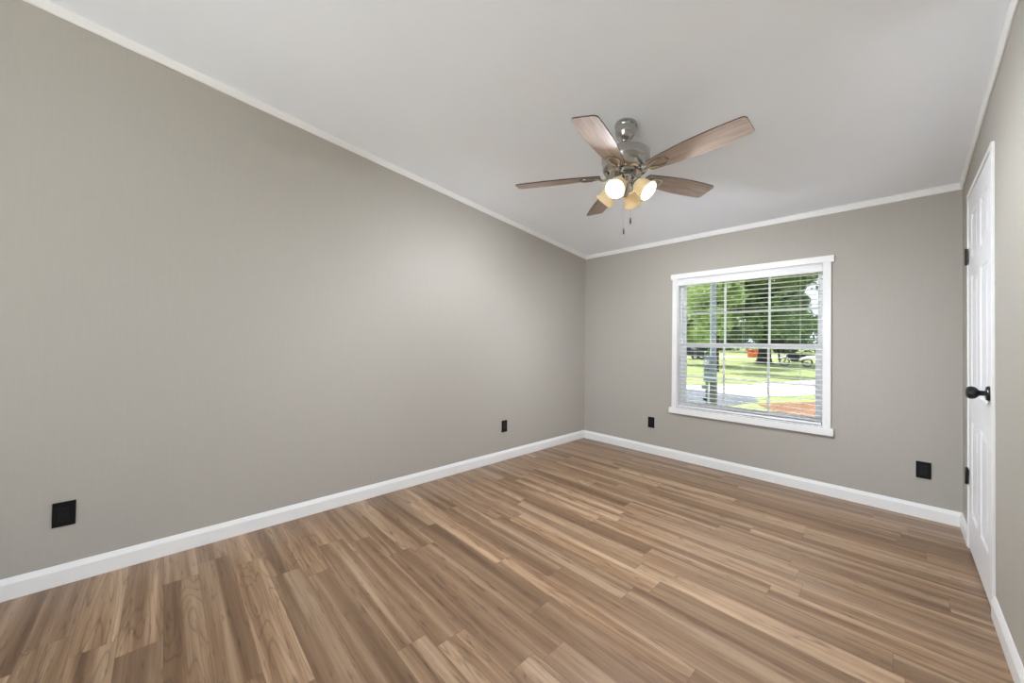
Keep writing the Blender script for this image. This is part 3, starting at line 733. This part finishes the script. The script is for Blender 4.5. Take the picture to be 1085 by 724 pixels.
# dirt bike parked on the lawn, front wheel to the left
def make_bike():
    g0 = gz(28.7); ox, oy = -2.44, 28.7
    root = tag(empty('motorcycle', (ox, oy, g0)), 'dark motorcycle parked side-on in the tree shade on the lawn', 'motorcycle')
    def P(x, y, z): return (ox + x, oy + y, g0 + z)
    wheel(root, P(-0.66, 0, 0.325), (0, 1, 0), 0.325, 0.09, 'wheel', 0.80, 14, True)
    wheel(root, P(0.66, 0, 0.31), (0, 1, 0), 0.31, 0.11, 'wheel', 0.76, 14, True)
    f = MB()
    for s in (-0.085, 0.085): f.tube([P(-0.66, s, 0.325), P(-0.42, s, 0.98)], 0.026, 8)
    f.tube([P(-0.47, -0.1, 0.80), P(-0.47, 0.1, 0.80)], 0.025, 8)
    f.build('front_fork', M['pipe'], root, True)
    hb = MB(); hb.tube([P(-0.30, -0.40, 1.10), P(-0.40, -0.18, 1.08), P(-0.41, 0, 1.02), P(-0.40, 0.18, 1.08), P(-0.30, 0.40, 1.10)], 0.016, 8)
    hb.build('handlebar', M['bike_dark'], root, True)
    b = MB(); b.tube([P(-1.0, 0, 0.66), P(-0.75, 0, 0.74), P(-0.45, 0, 0.76)], [0.05, 0.075, 0.06], 8, 0.35); b.build('front_fender', M['bike_dark'], root, True)
    b = MB()
    for s in (-0.06, 0.06):
        b.tube([P(-0.42, s, 0.92), P(-0.28, s, 0.45), P(0.12, s, 0.38), P(0.20, s, 0.62), P(0.62, s, 0.82)], 0.022, 8)
        b.tube([P(-0.42, s, 0.92), P(0.18, s, 0.72)], 0.022, 8)
        b.tube([P(0.10, s*1.5, 0.40), P(0.66, s*1.5, 0.31)], 0.026, 8)
    b.build('frame', M['bike_dark'], root, True)
    b = MB(); b.prism([P(-0.26, -0.12, 0.34), P(0.16, -0.12, 0.33), P(0.20, -0.12, 0.60), P(-0.05, -0.12, 0.72), P(-0.30, -0.12, 0.62)],
                      [P(-0.26, 0.12, 0.34), P(0.16, 0.12, 0.33), P(0.20, 0.12, 0.60), P(-0.05, 0.12, 0.72), P(-0.30, 0.12, 0.62)])
    b.build('engine', M['bike_dark'], root, bevel=0.02)
    b = MB(); b.tube([P(-0.42, 0, 0.90), P(-0.30, 0, 0.95), P(-0.10, 0, 0.94), P(0.06, 0, 0.84)], [0.07, 0.14, 0.14, 0.07], 12, 0.85); b.build('fuel_tank', M['bike_dark'], root, True)
    b = MB(); b.tube([P(0.0, 0, 0.85), P(0.2, 0, 0.85), P(0.5, 0, 0.89), P(0.62, 0, 0.92)], [0.08, 0.11, 0.11, 0.07], 10, 0.5); b.build('seat', M['tyre'], root, True)
    b = MB(); b.tube([P(0.50, 0, 0.80), P(0.75, 0, 0.86), P(1.02, 0, 0.86)], [0.09, 0.09, 0.06], 8, 0.5); b.build('rear_fender', M['bike_dark'], root, True)
    for sy in (-0.15, 0.135):
        b = MB(); b.prism([P(-0.46, sy, 0.62), P(-0.10, sy, 0.52), P(0.10, sy, 0.60), P(0.52, sy, 0.72), P(0.62, sy, 0.88), P(0.02, sy, 0.80), P(-0.12, sy, 0.95), P(-0.40, sy, 0.96)],
                          [P(-0.46, sy+.015, 0.62), P(-0.10, sy+.015, 0.52), P(0.10, sy+.015, 0.60), P(0.52, sy+.015, 0.72), P(0.62, sy+.015, 0.88), P(0.02, sy+.015, 0.80), P(-0.12, sy+.015, 0.95), P(-0.40, sy+.015, 0.96)])
        b.build('side_panel', M['bike_dark'], root)
    b = MB(); b.tube([P(-0.20, -0.14, 0.50), P(0.10, -0.16, 0.36), P(0.30, -0.16, 0.42), P(0.85, -0.16, 0.58)], [0.025, 0.025, 0.03, 0.055], 10); b.build('exhaust', M['pipe'], root, True)
    b = MB(); b.lathe([(0.0, -0.02), (0.07, 0), (0.08, 0.05), (0.05, 0.09), (0, 0.1)], Matrix.Translation(P(-0.52, 0, 0.93)) @ Matrix.Rotation(PI/2, 4, 'Y'), 16); b.build('headlamp', M['bike_dark'], root, True)
    b = MB(); b.tube([P(0.0, -0.10, 0.36), P(0.05, -0.28, 0.0)], 0.012, 6); b.build('kickstand', M['pipe'], root)
make_bike()

# dark car at the left, beyond the lawn
def make_car():
    ox, oy = -12.1, 33.2; g0 = gz(oy); L = 4.5
    root = tag(empty('parked_car', (ox, oy, g0)), 'dark car parked beyond the lawn behind the meter pole', 'car')
    def prof(pts, y0, y1, name, mat, bev=0.0, par=None):
        b = MB(); b.prism([(ox+x, oy+y0, g0+z) for x, z in pts], [(ox+x, oy+y1, g0+z) for x, z in pts]); return b.build(name, mat, par or root, bevel=bev, segs=3)
    prof([(-2.25, 0.34), (2.2, 0.34), (2.27, 0.60), (2.20, 0.86), (1.15, 0.98), (-2.0, 1.02), (-2.25, 0.92)], -0.90, 0.90, 'body', M['car_paint'], 0.06)
    cab = prof([(1.15, 0.96), (0.45, 1.46), (-0.30, 1.54), (-1.70, 1.50), (-2.12, 1.00)], -0.76, 0.76, 'cabin', M['car_paint'], 0.06)
    for s in (-0.770, 0.762):
        prof([(0.92, 1.02), (0.36, 1.40), (-0.30, 1.46), (-0.30, 1.02)], s, s+0.008, 'side_window', M['car_glass'], 0, cab)
        prof([(-0.38, 1.02), (-0.38, 1.46), (-1.60, 1.43), (-1.90, 1.05)], s, s+0.008, 'side_window', M['car_glass'], 0, cab)
    for x in (-1.42, 1.42):
        for y in (-0.80, 0.80): wheel(root, (ox+x, oy+y, g0+0.335), (0, 1, 0), 0.335, 0.24, 'wheel', 0.64, 5)
    for y in (-0.66, 0.66):
        MB().box(ox+2.16, ox+2.26, oy+y-0.18, oy+y+0.18, g0+0.66, g0+0.80).build('headlight', M['lamp'], root, bevel=0.02)
    for y in (-0.93, 0.93):
        MB().box(ox+0.72, ox+0.88, oy+y-0.10, oy+y+0.10, g0+1.0, g0+1.13).build('wing_mirror', M['car_paint'], root, bevel=0.02)
    MB().box(ox-0.15, ox+0.05, oy-0.918, oy-0.898, g0+0.84, g0+0.88).build('door_handle', M['rim'], root)
make_car()

# orange bin left of the maple trunk, and a dark post by the far road
def make_bin():
    x, y = -8.75, 44.2; z = gz(y)+0.013
    root = tag(empty('storage_bin', (x, y, z)), 'boxy orange bin by the far road, left of the maple trunk', 'bin')
    b = MB(); b.prism([(x-.47, y-.33, z), (x+.47, y-.33, z), (x+.47, y+.33, z), (x-.47, y+.33, z)], [(x-.49, y-.36, z+.70), (x+.49, y-.36, z+.70), (x+.49, y+.36, z+.70), (x-.49, y+.36, z+.70)])
    b.build('bin_body', M['orange'], root, bevel=0.03)
    MB().box(x-.52, x+.52, y-.40, y+.40, z+.70, z+.84).build('bin_lid', M['orange'], root, bevel=0.03)
    MB().box(x-.12, x+.12, y-.44, y-.40, z+.60, z+.68).build('handle', M['tyre'], root)
make_bin()
def make_post():
    x, y = -5.35, 39.0; z = gz(y)
    root = tag(empty('roadside_post', (x, y, z)), 'short dark post beside the far road, between maple trunk and motorcycle', 'post')
    MB().box(x-.07, x+.07, y-.07, y+.07, z, z+.75).build('post', M['bark'], root, bevel=0.01)
    b = MB()
    pr = [(-.12, .75), (.12, .75), (.12, .92), (.085, 1.0), (0, 1.03), (-.085, 1.0), (-.12, .92)]
    b.prism([(x+u, y-.26, z+w) for u, w in pr], [(x+u, y+.26, z+w) for u, w in pr]); b.build('box', M['tyre'], root, bevel=0.01)
make_post()
